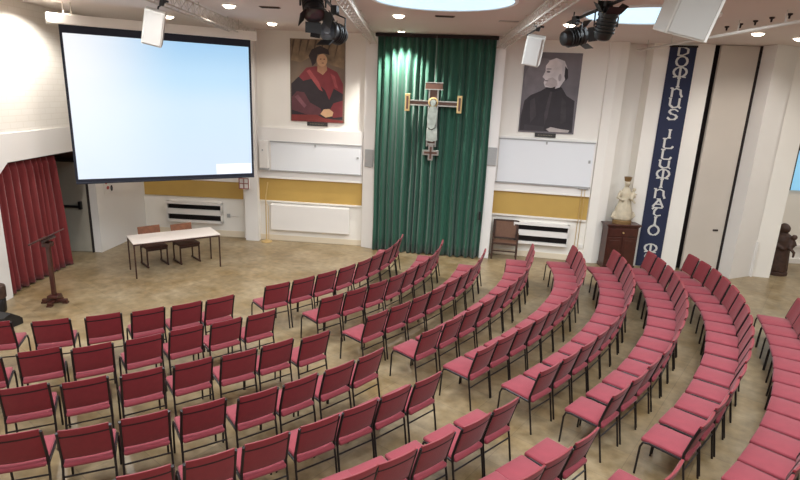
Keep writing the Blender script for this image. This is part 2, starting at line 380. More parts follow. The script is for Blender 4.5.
# ------------------------------------------------------------------ portraits (plain invented sitters)
def portrait(W, s, z0, w, h, label, colour):
    t = thing('portrait', label, 'picture', W.p(s, 0.0, z0), W.rz, 'portraits on the back wall')
    bm = B(); bx(bm, -w / 2, w / 2, -0.03, -0.002, 0, h); obj('canvas', bm, mat('canvas_' + ('dark_tan' if colour else 'grey'), rgb(112, 96, 80) if colour else rgb(106, 100, 104), 0.6, var=0.25 if colour else 0.3, scale=1.6), t)
    def shape(name, pts, col, lay, var=0.15):
        bm = B(); poly(bm, [((x - .5) * w, y * h) for x, y in pts], 0.002, Matrix.Translation((0, -0.030 - 0.002 * lay, 0)))
        obj(name, bm, mat(name + '_paint', col, 0.65, var=var, scale=5), t)
    if colour:
        shape('drapery', [(0.02, 1.0), (0.02, .74), (.2, .72), (.45, .82), (.75, .70), (.98, .66), (.98, 1.0)], rgb(128, 108, 84), 0, .4)
        shape('robe', [(0.02, .04), (0.02, .46), (.14, .54), (.34, .60), (.62, .62), (.82, .58), (.97, .45), (.97, .04)], rgb(44, 34, 38), 1)
        shape('cape', [(.16, .55), (.30, .66), (.46, .68), (.66, .68), (.86, .62), (.97, .48), (.97, .36), (.80, .42), (.72, .28), (.64, .40), (.40, .53), (.24, .50)], rgb(124, 44, 50), 2)
        shape('sleeve', [(.03, .14), (.03, .30), (.12, .37), (.26, .36), (.36, .24), (.56, .17), (.60, .10), (.40, .07)], rgb(92, 50, 56), 3)
        shape('sleeve', [(.70, .12), (.80, .24), (.97, .28), (.97, .08), (.8, .06)], rgb(112, 40, 44), 3)
        for k in range(7):
            shape('drapery_fold', [(.05 + k * .135, .99), (.09 + k * .135, .99), (.02 + k * .13, .76 + .03 * (k % 3)), (.0 + k * .13 + .02, .76 + .03 * (k % 3))], rgb(84, 68, 54), 1, .3)
        shape('robe_light', [(.30, .62), (.36, .64), (.52, .50), (.60, .38), (.54, .40), (.40, .52)], rgb(160, 74, 74), 3, .3)
        shape('robe_light', [(.74, .60), (.82, .57), (.88, .42), (.82, .44)], rgb(150, 66, 68), 3, .3)
        shape('sleeve_fold', [(.08, .30), (.14, .33), (.30, .20), (.26, .17)], rgb(122, 78, 84), 4, .3)
        shape('table_edge', [(.02, .0), (.02, .08), (.5, .09), (.62, .05), (.98, .03), (.98, 0)], rgb(120, 48, 44), 4)
        shape('neck', [(.50, .62), (.50, .72), (.66, .72), (.68, .64), (.6, .58)], rgb(178, 134, 104), 4)
        shape('face', ell(.585, .755, .095, .075), rgb(206, 164, 128), 5, .1)
        shape('hat', [(.34, .80), (.40, .88), (.55, .925), (.70, .88), (.72, .82), (.62, .835), (.50, .82), (.47, .72), (.41, .68), (.38, .75)], rgb(52, 42, 44), 6)
        shape('hands', [(.56, .10), (.62, .16), (.72, .17), (.80, .13), (.78, .08), (.66, .06)], rgb(200, 160, 122), 6, .1)
        for k, (x, y, rx, ry) in enumerate(((.56, .768, .016, .007), (.625, .768, .016, .007), (.60, .722, .026, .006))):
            shape('features', ell(x, y, rx, ry, 10), rgb(120, 74, 60), 7, .05)
    else:
        shape('glow', ell(.35, .66, .33, .27), rgb(122, 116, 120), 0, .15)
        shape('coat', [(0.02, .02), (0.02, .20), (.06, .40), (.16, .47), (.34, .53), (.44, .58), (.70, .58), (.80, .48), (.95, .42), (.97, .02)], rgb(48, 42, 46), 1)
        shape('collar', [(.42, .56), (.48, .60), (.66, .62), (.70, .56), (.56, .52)], rgb(34, 30, 34), 2)
        shape('hair', [(.42, .90), (.55, .935), (.70, .90), (.77, .80), (.74, .68), (.66, .58), (.58, .56), (.62, .70)], rgb(206, 200, 202), 3, .15)
        shape('hat', [(.72, .84), (.77, .80), (.79, .70), (.75, .66), (.72, .72)], rgb(40, 36, 40), 4)
        shape('face', [(.44, .90), (.56, .92), (.66, .86), (.68, .72), (.62, .60), (.52, .57), (.40, .58), (.37, .63), (.39, .67), (.34, .70), (.38, .77), (.38, .84)], rgb(216, 208, 208), 5, .14)
        shape('ear', ell(.645, .70, .028, .045), rgb(168, 160, 162), 6)
        shape('cheek', [(.40, .60), (.44, .68), (.52, .70), (.60, .66), (.62, .60), (.52, .57)], rgb(186, 176, 176), 6, .2)
        shape('coat_fold', [(.50, .52), (.54, .52), (.50, .20), (.46, .10), (.44, .24)], rgb(66, 58, 62), 3, .3)
        shape('coat_fold', [(.16, .40), (.24, .44), (.30, .22), (.20, .12)], rgb(62, 55, 58), 3, .3)
        shape('coat_fold', [(.72, .46), (.80, .40), (.84, .16), (.74, .12)], rgb(58, 52, 55), 3, .3)
        shape('features', ell(.435, .765, .035, .012, 10), rgb(112, 104, 108), 6, .05)
        shape('features', ell(.42, .655, .035, .008, 10), rgb(120, 110, 114), 6, .05)
        shape('features', ell(.44, .80, .05, .010, 10), rgb(160, 152, 154), 6, .05)
        shape('hand', [(.50, .05), (.58, .08), (.76, .06), (.92, .05), (.90, .02), (.56, .02)], rgb(176, 166, 162), 6)
        shape('book', [(.10, .02), (.46, .02), (.46, .08), (.10, .10)], rgb(58, 52, 56), 3)
    bm = B(); bx(bm, -w * .19, w * .19, -0.035, -0.002, -0.10, -0.005, bev=.004); p = obj('name_plate', bm, mat('plate_dark', rgb(52, 48, 46), 0.4), t)
    bm = B()
    for k in range(9): bx(bm, -w * .13 + k * w * .029, -w * .13 + k * w * .029 + .018, -0.037, -0.035, -0.06, -0.045)
    obj('plate_lines', bm, mat('plate_lettering', rgb(150, 140, 120), 0.5), p)
portrait(WA, 1.75, 3.09, 1.34, 1.92, 'colour portrait of a seated figure in dark cap and crimson robe', True)
portrait(WB, 1.05, 3.09, 1.28, 1.82, 'black and white portrait of an elderly person in profile, dark coat', False)

# ------------------------------------------------------------------ curtains
def curtain_bm(x0, x1, z0, z1, folds, amp, seed, tilt=0.0, nz=16, spread=0.0):
    rnd = random.Random(seed); bm = B(); n = folds * 12
    ph = []; acc = 0
    ws = [rnd.uniform(.65, 1.35) for _ in range(folds)]; tot = sum(ws); ams = [rnd.uniform(.6, 1.15) for _ in range(folds)]
    cols = []
    pos = 0
    for k in range(folds):
        for j in range(12):
            f = j / 12; s = (pos + ws[k] * f) / tot
            cols.append((s, ams[k] * math.sin(2 * PI * f)))
        pos += ws[k]
    cols.append((1, 0))
    grid = []
    for i in range(nz + 1):
        v = i / nz; z = z0 + (z1 - z0) * v; row = []
        for j, (s, y) in enumerate(cols):
            x = x0 + (x1 - x0) * s
            wob = 0.012 * math.sin(9 * v + 11 * s) * (1 - v)
            x += spread * (s - .0) * (1 - v)
            a = amp * (0.75 + 0.35 * (1 - v)) * (1 - 0.45 * max(0, (v - .93) / .07))
            row.append(bm.verts.new((x + wob, -a * y, z)))
        grid.append(row)
    for i in range(nz):
        for j in range(len(cols) - 1):
            bm.faces.new((grid[i][j], grid[i][j + 1], grid[i + 1][j + 1], grid[i + 1][j]))
    return bm
t = thing('curtain', 'floor length dark green pleated curtain hanging behind the cross', 'curtain', WK.p(0, 0, 0), WK.rz)
o = smooth(obj('cloth', curtain_bm(-0.03, 2.66, 0.02, 5.1, 15, 0.085, 3), M_green, t), 80)
md = o.modifiers.new('thick', 'SOLIDIFY'); md.thickness = 0.006
bm = B(); bx(bm, -0.08, 2.7, -0.09, 0.09, 5.1, 5.165); obj('track', bm, M_dark, t)
bm = B(); bx(bm, 2.57, 2.62, -0.12, -0.09, 1.0, 1.2, bev=.006); obj('pull', bm, M_black, t)

t = thing('curtain', 'red pleated curtain drawn across the recess beside the lectern', 'curtain', (-7.12, 9.34, 0), PI / 2)
o = smooth(obj('cloth', curtain_bm(0.0, 1.84, 0.03, 2.36, 10, 0.11, 5, spread=0.14), M_redcur, t), 80)
md = o.modifiers.new('thick', 'SOLIDIFY'); md.thickness = 0.006
bm = B(); tube(bm, [(-0.04, 0, 2.37), (2.7, 0, 2.37)], 0.015); obj('rail', bm, M_dark, t)

# ------------------------------------------------------------------ cross in front of the green curtain
t = thing('hanging_cross', 'large silver and brass cross hung before the green curtain', 'cross', WK.p(1.335, 0.16, 2.38), WK.rz)
bm = B()
for x in (-.12, .08):
    bx(bm, x - .0, x + .035, -0.03, 0.02, 0.3, 1.72, bev=.004)
for z in (.35, .75, 1.6): bx(bm, -.12, .115, -0.025, 0.015, z, z + .03)
obj('upright', bm, M_silver, t)
bm = B()
for z in (1.22, 1.32): bx(bm, -.58, .58, -0.03, 0.02, z, z + .03, bev=.004)
obj('cross_arm', bm, M_silver, t)
bm = B(); bx(bm, -.56, .56, -0.012, 0.01, 1.25, 1.32); bx(bm, -.09, .085, -0.012, 0.01, 0.32, 1.70); obj('inlay', bm, M_rust, t)
bm = B(); bx(bm, -.2, .2, -0.035, 0.02, 1.60, 1.74, bev=.006); o = obj('title_plate', bm, M_rust, t)
bm = B(); bx(bm, -.21, .21, -0.04, 0.02, 1.735, 1.755); bx(bm, -.21, .21, -0.04, 0.02, 1.585, 1.605); obj('rim', bm, M_silver, o)
for x in (-.6, .6):
    bm = B(); bx(bm, x - .055, x + .055, -0.05, 0.03, 1.09, 1.48, bev=.006); o = obj('arm_end', bm, M_brass, t)
    bm = B(); bx(bm, x - .025, x + .025, -0.056, -0.05, 1.14, 1.43); obj('enamel', bm, M_rust, o)
bm = B(); bx(bm, -.19, .19, -0.035, 0.02, 0.10, 0.22, bev=.006); bx(bm, -.06, .06, -0.036, 0.02, -0.02, 0.36, bev=.006); o = obj('foot_piece', bm, M_silver, t)
bm = B(); bx(bm, -.15, .15, -0.042, -0.035, 0.135, 0.185); bx(bm, -.025, .025, -0.042, -0.036, 0.02, 0.3); obj('enamel', bm, M_rust, o)
bm = B(); lathe(bm, [(.085, 0), (.115, .01), (.115, .02), (.085, .03)], 24, ring=True, M=Matrix.Translation((0, -0.04, 1.31)) @ Matrix.Rotation(PI / 2, 4, 'X')); obj('halo', bm, M_brass, t)
bm = B()
poly(bm, [(-.06, 1.22), (.07, 1.22), (.11, 1.12), (.10, .88), (.06, .74), (-.02, .70), (-.10, .76), (-.12, .95), (-.10, 1.12)], .05, Matrix.Translation((0, -.03, 0)))
poly(bm, [(-.12, .72), (.0, .68), (.12, .76), (.14, .46), (.02, .42), (-.12, .44)], .045, Matrix.Translation((0, -.03, 0)))
poly(bm, ell(0, 1.30, .06, .075), .05, Matrix.Translation((0, -.04, 0)))
obj('figure', bm, mat('silver_relief', rgb(178, 186, 176), 0.35, metal=0.5, var=.25, scale=9), t)
bm = B(); tube(bm, [(0, 0.0, 1.75), (0, 0.0, 2.75)], 0.004, 6); obj('hanging_wire', bm, M_grey, t)

# ------------------------------------------------------------------ banner with lettering
G = {
 'D': [[(.15, .0), (.15, 1), (.5, .97), (.85, .75), (.85, .28), (.5, .03), (.15, 0)]],
 'O': [[(.5 + .42 * math.cos(2 * PI * k / 16), .5 + .5 * math.sin(2 * PI * k / 16)) for k in range(17)]],
 'M': [[(.5 + .46 * math.cos(2 * PI * k / 16), .5 + .46 * math.sin(2 * PI * k / 16)) for k in range(17)], [(.5, 0), (.5, .92)], [(.28, .04), (.06, .0)], [(.72, .04), (.94, .0)]],
 'I': [[(.5, 0), (.5, 1)], [(.3, 1), (.7, 1)], [(.3, 0), (.7, 0)]],
 'N': [[(.15, 0), (.15, 1)], [(.0, 1), (.15, 1)], [(.15, .75), (.45, .98), (.78, .8), (.82, .35), (.95, .02)]],
 'U': [[(.12, 1), (.12, .3), (.4, .02), (.75, .12), (.82, .3)], [(.0, 1), (.2, 1)], [(.82, 1), (.82, .15), (.98, 0)]],
 'S': [[(.85, .82), (.6, 1), (.3, .95), (.16, .75), (.35, .56), (.68, .45), (.85, .26), (.65, .03), (.3, 0), (.1, .18)]],
 'L': [[(.2, 1), (.2, .1), (.35, 0), (.8, .02), (.92, .22)], [(.05, 1), (.35, 1)]],
 'A': [[(.1, 0), (.55, 1), (.92, 0)], [(.35, 1), (.62, 1)], [(.25, .34), (.78, .34)]],
 'T': [[(.1, .82), (.25, 1), (.9, 1)], [(.5, 1), (.3, .6), (.3, .2), (.55, 0), (.85, .12)]],
 'E': [[(.88, .82), (.6, 1), (.25, .8), (.15, .5), (.25, .18), (.6, 0), (.9, .16)], [(.17, .5), (.78, .5)]],
}
t = thing('wall_banner', 'tall navy banner with silver letters reading DOMINUS ILLUMINATIO MEA', 'banner', WN.p(0.225, 0.012, 0), WN.rz)
bm = B(); bx(bm, -0.275, 0.275, -0.012, 0, 0.02, 5.12); obj('cloth', bm, M_navy, t)
bm = B(); bx(bm, -0.29, 0.29, -0.02, 0.004, 5.10, 5.14); obj('top_batten', bm, M_dark, t)
LET = [('D', 5.11, 4.93), ('O', 4.91, 4.70), ('M', 4.69, 4.47), ('I', 4.45, 4.26), ('N', 4.23, 4.04), ('U', 4.01, 3.80), ('S', 3.77, 3.54),
       ('I', 3.31, 3.13), ('L', 3.11, 2.89), ('L', 2.86, 2.64), ('U', 2.61, 2.43), ('M', 2.41, 2.19), ('I', 2.17, 1.98), ('N', 1.94, 1.72), ('A', 1.70, 1.51), ('T', 1.49, 1.29), ('I', 1.26, 1.07), ('O', 1.05, .82),
       ('M', .60, .39), ('E', .37, .19), ('A', .17, .03)]
bm = B()
for ch, z1, z0 in LET:
    w = 0.27 if ch != 'I' else 0.16
    if ch == 'M': w = 0.29
    for st in G[ch]:
        pts = [((x - .5) * w, z0 + y * (z1 - z0)) for x, y in st]
        for k in range(len(pts) - 1):
            a = Vector(pts[k]); b_ = Vector(pts[k + 1]); d = (b_ - a); 
            if d.length < 1e-5: continue
            d.normalize(); nn = Vector((-d.y, d.x)); hw = 0.023 if abs(d.y) > .55 else 0.014
            a = a - d * .006; b_ = b_ + d * .006
            poly(bm, [tuple(a + nn * hw), tuple(b_ + nn * hw), tuple(b_ - nn * hw), tuple(a - nn * hw)], .003, Matrix.Translation((0.01, -.012, 0)))
obj('lettering', bm, M_letter, t)
ROWS = {
 'L1': [(-2.63,7.63,0.69), (-3.02,7.34,0.61), (-3.46,7.07,0.52), (-3.95,6.83,0.42), (-4.51,6.59,0.31), (-5.18,6.44,0.20)],
 'L2': [(-1.88,7.12,0.70), (-2.28,6.82,0.65), (-2.71,6.53,0.59), (-3.12,6.21,0.54), (-3.60,5.94,0.48), (-4.13,5.77,0.42), (-4.63,5.49,0.36)],
 'L3': [(-1.03,6.50,0.69), (-1.46,6.23,0.63), (-1.84,5.93,0.58), (-2.30,5.66,0.52), (-2.76,5.39,0.46), (-3.26,5.16,0.40), (-3.78,4.98,0.34)],
 'L4': [(-0.28,6.06,0.83), (-0.62,5.72,0.75), (-1.01,5.38,0.67), (-1.39,5.07,0.59), (-1.87,4.82,0.51), (-2.35,4.58,0.43), (-2.80,4.35,0.34), (-3.36,4.21,0.26)],
 'L5': [(0.39,5.53,0.79), (0.03,5.21,0.74), (-0.32,4.91,0.69), (-0.69,4.61,0.64), (-1.12,4.30,0.59), (-1.54,4.03,0.53), (-2.00,3.80,0.48)],
 'L6': [(1.18,5.05,0.76), (0.83,4.73,0.71), (0.43,4.40,0.67), (0.06,4.12,0.63), (-0.27,3.89,0.59)],
 'L7': [(1.86,4.56,0.76), (1.50,4.24,0.71), (1.18,3.97,0.67)],
 'L8': [(2.47,4.11,0.81), (2.12,3.76,0.78)],
 'M1': [(-1.93,8.31,0.70), (-1.57,8.64,0.77), (-1.23,9.00,0.85), (-0.92,9.38,0.93), (-0.64,9.79,1.02), (-0.41,10.22,1.12), (-0.21,10.68,1.22), (-0.07,11.15,1.32), (0.03,11.63,1.44)],
 'M2': [(-1.00,7.88,0.74), (-0.65,8.23,0.81), (-0.32,8.61,0.89), (-0.02,9.01,0.97), (0.24,9.43,1.06), (0.47,9.88,1.14), (0.66,10.34,1.23), (0.80,10.82,1.32), (0.90,11.31,1.41)],
 'M3': [(-0.27,7.29,0.84), (0.06,7.67,0.87), (0.38,8.07,0.91), (0.68,8.47,0.96), (0.95,8.90,1.02), (1.20,9.34,1.09), (1.42,9.79,1.17), (1.59,10.27,1.25), (1.73,10.75,1.34)],
 'M4': [(0.49,6.83,0.85), (0.82,7.22,0.88), (1.14,7.62,0.92), (1.44,8.04,0.96), (1.72,8.46,1.01), (1.98,8.90,1.06), (2.22,9.36,1.12), (2.43,9.82,1.19), (2.60,10.30,1.26), (2.74,10.80,1.33), (2.84,11.30,1.42)],
 'M5': [(1.16,6.36,0.81), (1.48,6.71,0.83), (1.80,7.07,0.85), (2.11,7.43,0.89), (2.40,7.81,0.93), (2.68,8.20,0.98), (2.93,8.61,1.04), (3.16,9.03,1.11), (3.36,9.47,1.19), (3.52,9.92,1.27), (3.64,10.38,1.36), (3.72,10.85,1.46), (3.75,11.33,1.56)],
 'M6': [(1.85,5.90,0.78), (2.20,6.25,0.81), (2.54,6.62,0.85), (2.86,7.00,0.89), (3.16,7.40,0.94), (3.44,7.81,1.00), (3.70,8.24,1.06), (3.93,8.68,1.12), (4.13,9.14,1.20), (4.30,9.61,1.27), (4.43,10.09,1.35), (4.51,10.58,1.44), (4.55,11.08,1.54)],
 'M7': [(2.51,5.43,0.77), (2.87,5.79,0.81), (3.20,6.16,0.85), (3.53,6.54,0.90), (3.83,6.94,0.94), (4.11,7.35,1.00), (4.38,7.78,1.05), (4.61,8.22,1.12), (4.82,8.68,1.18), (4.99,9.15,1.25), (5.13,9.63,1.33), (5.23,10.13,1.41), (5.29,10.62,1.49), (5.31,11.12,1.58)],
 'M8': [(3.19,4.92,0.78), (3.54,5.28,0.81), (3.88,5.64,0.85), (4.20,6.02,0.89), (4.50,6.42,0.93), (4.79,6.82,0.98), (5.06,7.25,1.03), (5.30,7.68,1.09), (5.52,8.13,1.15), (5.71,8.59,1.21), (5.87,9.06,1.28), (5.99,9.55,1.35), (6.08,10.04,1.43), (6.13,10.53,1.51), (6.14,11.03,1.59)],
 'M9': [(3.35,3.99,0.69), (3.71,4.30,0.73), (4.05,4.62,0.77), (4.38,4.96,0.82), (4.70,5.31,0.86), (5.00,5.67,0.90), (5.29,6.05,0.94), (5.55,6.44,0.99), (5.81,6.84,1.03), (6.04,7.25,1.07), (6.26,7.67,1.11), (6.46,8.10,1.15), (6.65,8.53,1.19)],
}
# ================================================================== FURNITURE
# white table
t = thing('folding_table', 'long white topped table with thin dark legs below the screen', 'table', (-4.82, 11.28, 0), math.radians(36))
bm = B(); bx(bm, -.87, .87, -.35, .35, .725, .75, bev=.004); obj('table_top', bm, M_top, t)
bm = B(); bx(bm, -.86, .86, -.34, -.315, .69, .725); bx(bm, -.86, .86, .315, .34, .69, .725); bx(bm, -.86, -.835, -.34, .34, .69, .725); bx(bm, .835, .86, -.34, .34, .69, .725); obj('apron', bm, M_brown, t)
for x in (-.85, .85):
    for y in (-.33, .33):
        bm = B(); bx(bm, x - .013, x + .013, y - .013, y + .013, 0, .69, bev=.003); obj('leg', bm, M_brown, t)
# two wooden chairs behind it
def wooden_chair(x, y, rz, label):
    t = thing('wooden_chair', label, 'chair', (x, y, 0), rz, 'wooden chairs behind the white table')
    for sx in (-.21, .21):
        bm = B(); bx(bm, sx - .016, sx + .016, -.24, .24, 0, .035, bev=.006)
        bx(bm, sx - .014, sx + .014, -.215, -.18, .03, .41, bev=.005); obj('leg', bm, M_brown, t)
        bm = B(); tube(bm, [(sx, .19, .03), (sx, .19, .43), (sx, .245, .80)], .017, 8); obj('leg', bm, M_brown, t)
    bm = B(); bx(bm, -.2, .2, -.2, -.17, .36, .4); bx(bm, -.2, .2, .17, .2, .36, .4); obj('seat_rail', bm, M_brown, t)
    bm = B(); bx(bm, -.23, .23, -.24, .2, .41, .46, bev=.018); obj('seat', bm, mat('dark_brown_seat', rgb(70, 40, 34), .6), t)
    bm = B(); bx(bm, -.235, .235, -.012, .012, -.12, .12, Matrix.Translation((0, .222, .70)) @ Matrix.Rotation(-.15, 4, 'X'), bev=.01); obj('backrest', bm, M_wood2, t)
wooden_chair(-5.38, 11.50, math.atan2(.68, .73), 'brown wooden chair behind the white table, nearer the red curtain')
wooden_chair(-4.80, 11.83, math.atan2(.68, .73), 'brown wooden chair behind the white table, nearer the convector')

# lectern
t = thing('lectern', 'dark wooden lectern with sloping desk and cross foot before red curtain', 'lectern', (-6.1, 9.1, 0), PI / 2 + .1)
bm = B(); bx(bm, -.21, .21, -.035, .035, .025, .08, bev=.012); bx(bm, -.035, .035, -.21, .21, .025, .08, bev=.012)
for a, b_ in ((-.18, 0), (.18, 0), (0, -.18), (0, .18)): bx(bm, a - .04, a + .04, b_ - .04, b_ + .04, 0, .03)
obj('foot', bm, M_wood, t)
bm = B(); bx(bm, -.09, .09, -.09, .09, .1, .16, bev=.015); bx(bm, -.032, .032, -.032, .032, .14, 1.12, bev=.008); bx(bm, -.07, .07, -.07, .07, 1.05, 1.13, bev=.01); obj('column', bm, M_wood, t)
MD = Matrix.Translation((0, 0, 1.22)) @ Matrix.Rotation(math.radians(-27), 4, 'X')
bm = B(); bx(bm, -.27, .27, -.19, .19, -.01, .01, MD, bev=.004); bx(bm, -.27, .27, .17, .19, .0, .025, MD, bev=.004); obj('desk', bm, M_wood, t)
bm = B(); bx(bm, -.09, .09, -.09, .09, -.07, -.012, MD, bev=.01); obj('bracket', bm, M_wood, t)

# dark pieces at the edge of the picture beside the lectern
t = thing('drum_stool', 'dark brown rounded seat with black base cut off by picture edge', 'stool', (-7.0 + .20, 8.62, 0), 0)
bm = B(); lathe(bm, [(.15, .24), (.17, .26), (.175, .42), (.165, .46), (.12, .475)], 28); smooth(obj('seat', bm, M_wood3, t))
bm = B(); lathe(bm, [(.14, .0), (.15, .02), (.155, .22), (.14, .24)], 28); smooth(obj('base', bm, M_black, t))
t = thing('floor_monitor', 'low black wedge on the floor behind the front row, near white pillar', 'monitor speaker', (-6.38, 8.12, 0), -.25)
bm = B()
pr = [(-.17, 0), (.17, 0), (.17, .10), (-.02, .24), (-.17, .20)]
a = [bm.verts.new((-.27, y, z)) for y, z in pr]; b_ = [bm.verts.new((.27, y, z)) for y, z in pr]
bm.faces.new(a); bm.faces.new(b_[::-1])
for k in range(5): bm.faces.new((a[k], a[(k + 1) % 5], b_[(k + 1) % 5], b_[k]))
obj('cabinet', bm, M_black, t)
bm = B(); bx(bm, -.24, .24, -.1, .1, 0, .006, Matrix.Translation((0, .08, .172)) @ Matrix.Rotation(math.radians(-36.5), 4, 'X')); obj('grille', bm, mat('dark_mesh', rgb(46, 42, 42), .6), t)

# cane armchair by the curtain post
t = thing('cane_armchair', 'old brown armchair with woven cane back beside the convector', 'chair', (2.60, 13.18, 0), WB.rz)
t.scale = (1.18, 1, 1)
for sx in (-.25, .25):
    bm = B(); tube(bm, [(sx, -.19, 0), (sx, -.19, .64)], .017); obj('leg', bm, M_wood3, t)
    bm = B(); tube(bm, [(sx, .12, 0), (sx, .12, .45), (sx, .18, .93)], .017); obj('leg', bm, M_wood3, t)
    bm = B(); tube(bm, [(sx, .14, .62), (sx, -.05, .65), (sx, -.22, .63)], .02); obj('armrest', bm, M_wood3, t)
bm = B(); bx(bm, -.25, .25, -.2, .14, .40, .44, bev=.01); obj('seat', bm, M_cane, t)
bm = B(); bx(bm, -.25, .25, -.205, -.175, .20, .23); bx(bm, -.25, .25, -.21, -.17, .38, .43); obj('stretcher', bm, M_wood3, t)
MB_ = Matrix.Translation((0, .15, .70)) @ Matrix.Rotation(-.12, 4, 'X')
bm = B(); bx(bm, -.22, .22, -.006, .006, -.2, .2, MB_); o = obj('backrest', bm, M_cane, t)
bm = B()
for x in (-.23, .23): bx(bm, x - .02, x + .02, -.02, .02, -.23, .23, MB_, bev=.006)
for z in (-.22, .22): bx(bm, -.23, .23, -.02, .02, z - .02, z + .02, MB_, bev=.006)
obj('back_frame', bm, M_wood3, o)

# thin brass pole on a round foot, beside the radiator
t = thing('processional_stand', 'thin brass pole on a round foot beside the plain radiator casing', 'stand', WA.p(.47, .22, 0), WA.rz)
bm = B(); lathe(bm, [(.14, 0), (.14, .02), (.05, .045), (.02, .07)], 24); obj('foot', bm, M_brass, t)
bm = B(); tube(bm, [(0, 0, .05), (0, 0, 1.2)], .014); tube(bm, [(.06, 0, .05), (.06, 0, .95), (.015, 0, 1.0)], .008); obj('pole', bm, M_brass, t)
bm = B(); tube(bm, [(0, 0, 1.2), (.02, 0, 1.3), (.06, 0, 1.55)], [.014, .012, .016]); obj('head', bm, M_brass, t)

# dark corner cabinet
t = thing('wooden_cabinet', 'dark mahogany cabinet with drawer carrying a pale statue by the banner', 'cabinet', (5.27, 12.83, 0), .05)
t.scale = (.93, 1, 1)
bm = B(); bx(bm, -.40, .40, -.15, .17, .06, 1.02, bev=.006); bx(bm, -.42, .42, -.17, .18, 0, .08, bev=.008); obj('carcass', bm, M_wood, t)
bm = B(); bx(bm, -.45, .45, -.2, .19, 1.05, 1.09, bev=.01); bx(bm, -.42, .42, -.17, .18, 1.02, 1.05, bev=.006); obj('top', bm, M_wood, t)
bm = B(); bx(bm, -.34, .34, -.168, -.15, .80, .98, bev=.005); o = obj('drawer', bm, M_wood, t)
bm = B(); tube(bm, [(0, -.168, .89), (0, -.195, .89)], .022); obj('knob', bm, M_brass, o)
for x0, x1 in ((-.36, -.01), (.01, .36)):
    bm = B(); bx(bm, x0, x1, -.168, -.15, .1, .77, bev=.005); bx(bm, x0 + .05, x1 - .05, -.176, -.166, .16, .70, bev=.008); obj('door', bm, M_wood, t)

def remesh(o, v):
    m = o.modifiers.new('blend', 'REMESH'); m.mode = 'VOXEL'; m.voxel_size = v; m.use_smooth_shade = True
    s = o.modifiers.new('soft', 'SMOOTH'); s.factor = .5; s.iterations = 3
def sph(bm, c, r, sx=1, sy=1, sz=1):
    g = bmesh.ops.create_uvsphere(bm, u_segments=16, v_segments=10, radius=r)
    bmesh.ops.transform(bm, matrix=Matrix.Translation(c) @ Matrix.Diagonal((sx, sy, sz, 1)), verts=g['verts'])
# pale statue on the cabinet: crowned robed figure holding a child
t = thing('statue', 'small ivory statue of a crowned robed figure holding a child, on cabinet', 'statue', (5.27, 12.83, 1.09), .1)
t.scale = (1.35, 1.35, 1.35)
bm = B(); lathe(bm, [(.15, 0), (.15, .05), (.13, .07)], 20, sx=1.1, sy=.9); obj('base', bm, M_gold, t)
bm = B()
lathe(bm, [(.14, .06), (.165, .12), (.15, .24), (.11, .36), (.085, .46), (.095, .54), (.07, .60), (.04, .63), (.035, .66)], 24, sy=.75)
for k in range(7):
    a = PI + k * PI / 6; tube(bm, [(.15 * math.cos(a), .11 * math.sin(a), .08), (.1 * math.cos(a), .07 * math.sin(a), .42)], [.022, .012], 8)
sph(bm, (0, -.01, .71), .052, .9, 1, 1.15); sph(bm, (0, -.06, .705), .011)
tube(bm, [(-.09, 0, .57), (-.15, -.03, .46), (-.07, -.1, .42)], [.035, .032, .022]); tube(bm, [(.09, 0, .57), (.14, -.04, .47), (.07, -.1, .46)], [.035, .032, .022])
tube(bm, [(.05, -.1, .44), (.08, -.09, .52), (.09, -.08, .57)], [.04, .042, .025]); sph(bm, (.095, -.085, .615), .034); tube(bm, [(.09, -.1, .55), (.15, -.12, .53)], [.016, .012])
tube(bm, [(.06, -.11, .45), (.13, -.13, .38)], [.022, .014]); tube(bm, [(-.16, 0, .2), (-.2, -.02, .12), (-.14, -.02, .07)], [.03, .03, .02]); tube(bm, [(.16, 0, .2), (.2, -.02, .14), (.14, -.02, .07)], [.03, .03, .02])
remesh(obj('figure', bm, M_ivory, t), .011)
bm = B(); lathe(bm, [(.05, .745), (.056, .775), (.066, .82), (.05, .82), (.045, .76)], 12); obj('crown', bm, M_gold, t)
# dark carved figure in the alcove
t = thing('statue', 'tall dark carved wooden mother and child statue standing beyond the last pier', 'statue', (9.16, 12.80, 0), -.25)
bm = B(); lathe(bm, [(.25, 0), (.25, .07), (.22, .09)], 20, sy=.8); obj('base', bm, M_wood3, t)
bm = B()
lathe(bm, [(.20, .08), (.22, .18), (.21, .45), (.19, .70), (.20, .86), (.17, .97), (.09, 1.03), (.06, 1.06)], 26, sy=.8)
for k in range(8):
    a = PI + k * PI / 7; tube(bm, [(.21 * math.cos(a), .16 * math.sin(a), .1), (.19 * math.cos(a), .14 * math.sin(a), .5), (.17 * math.cos(a), .12 * math.sin(a), .8)], [.035, .025, .015], 8)
sph(bm, (.02, -.05, 1.14), .085, .9, 1, 1.15); sph(bm, (-.02, 0, 1.14), .115, 1, 1, 1.1); sph(bm, (.03, -.135, 1.125), .018)
tube(bm, [(-.1, .02, 1.16), (-.17, .03, 1.0), (-.2, .04, .7)], [.06, .07, .06])
tube(bm, [(.16, 0, .94), (.24, -.08, .78), (.12, -.2, .70)], [.055, .05, .035]); tube(bm, [(-.16, 0, .94), (-.2, -.1, .76), (.0, -.2, .66)], [.055, .05, .035])
tube(bm, [(.12, -.14, .68), (.15, -.14, .80), (.15, -.14, .90)], [.07, .075, .045]); sph(bm, (.17, -.15, .97), .066); tube(bm, [(.12, -.18, .70), (.2, -.24, .62), (.2, -.23, .5)], [.04, .035, .025]); tube(bm, [(.16, -.16, .85), (.24, -.2, .78)], [.025, .02])
remesh(obj('figure', bm, M_wood3, t), .018)

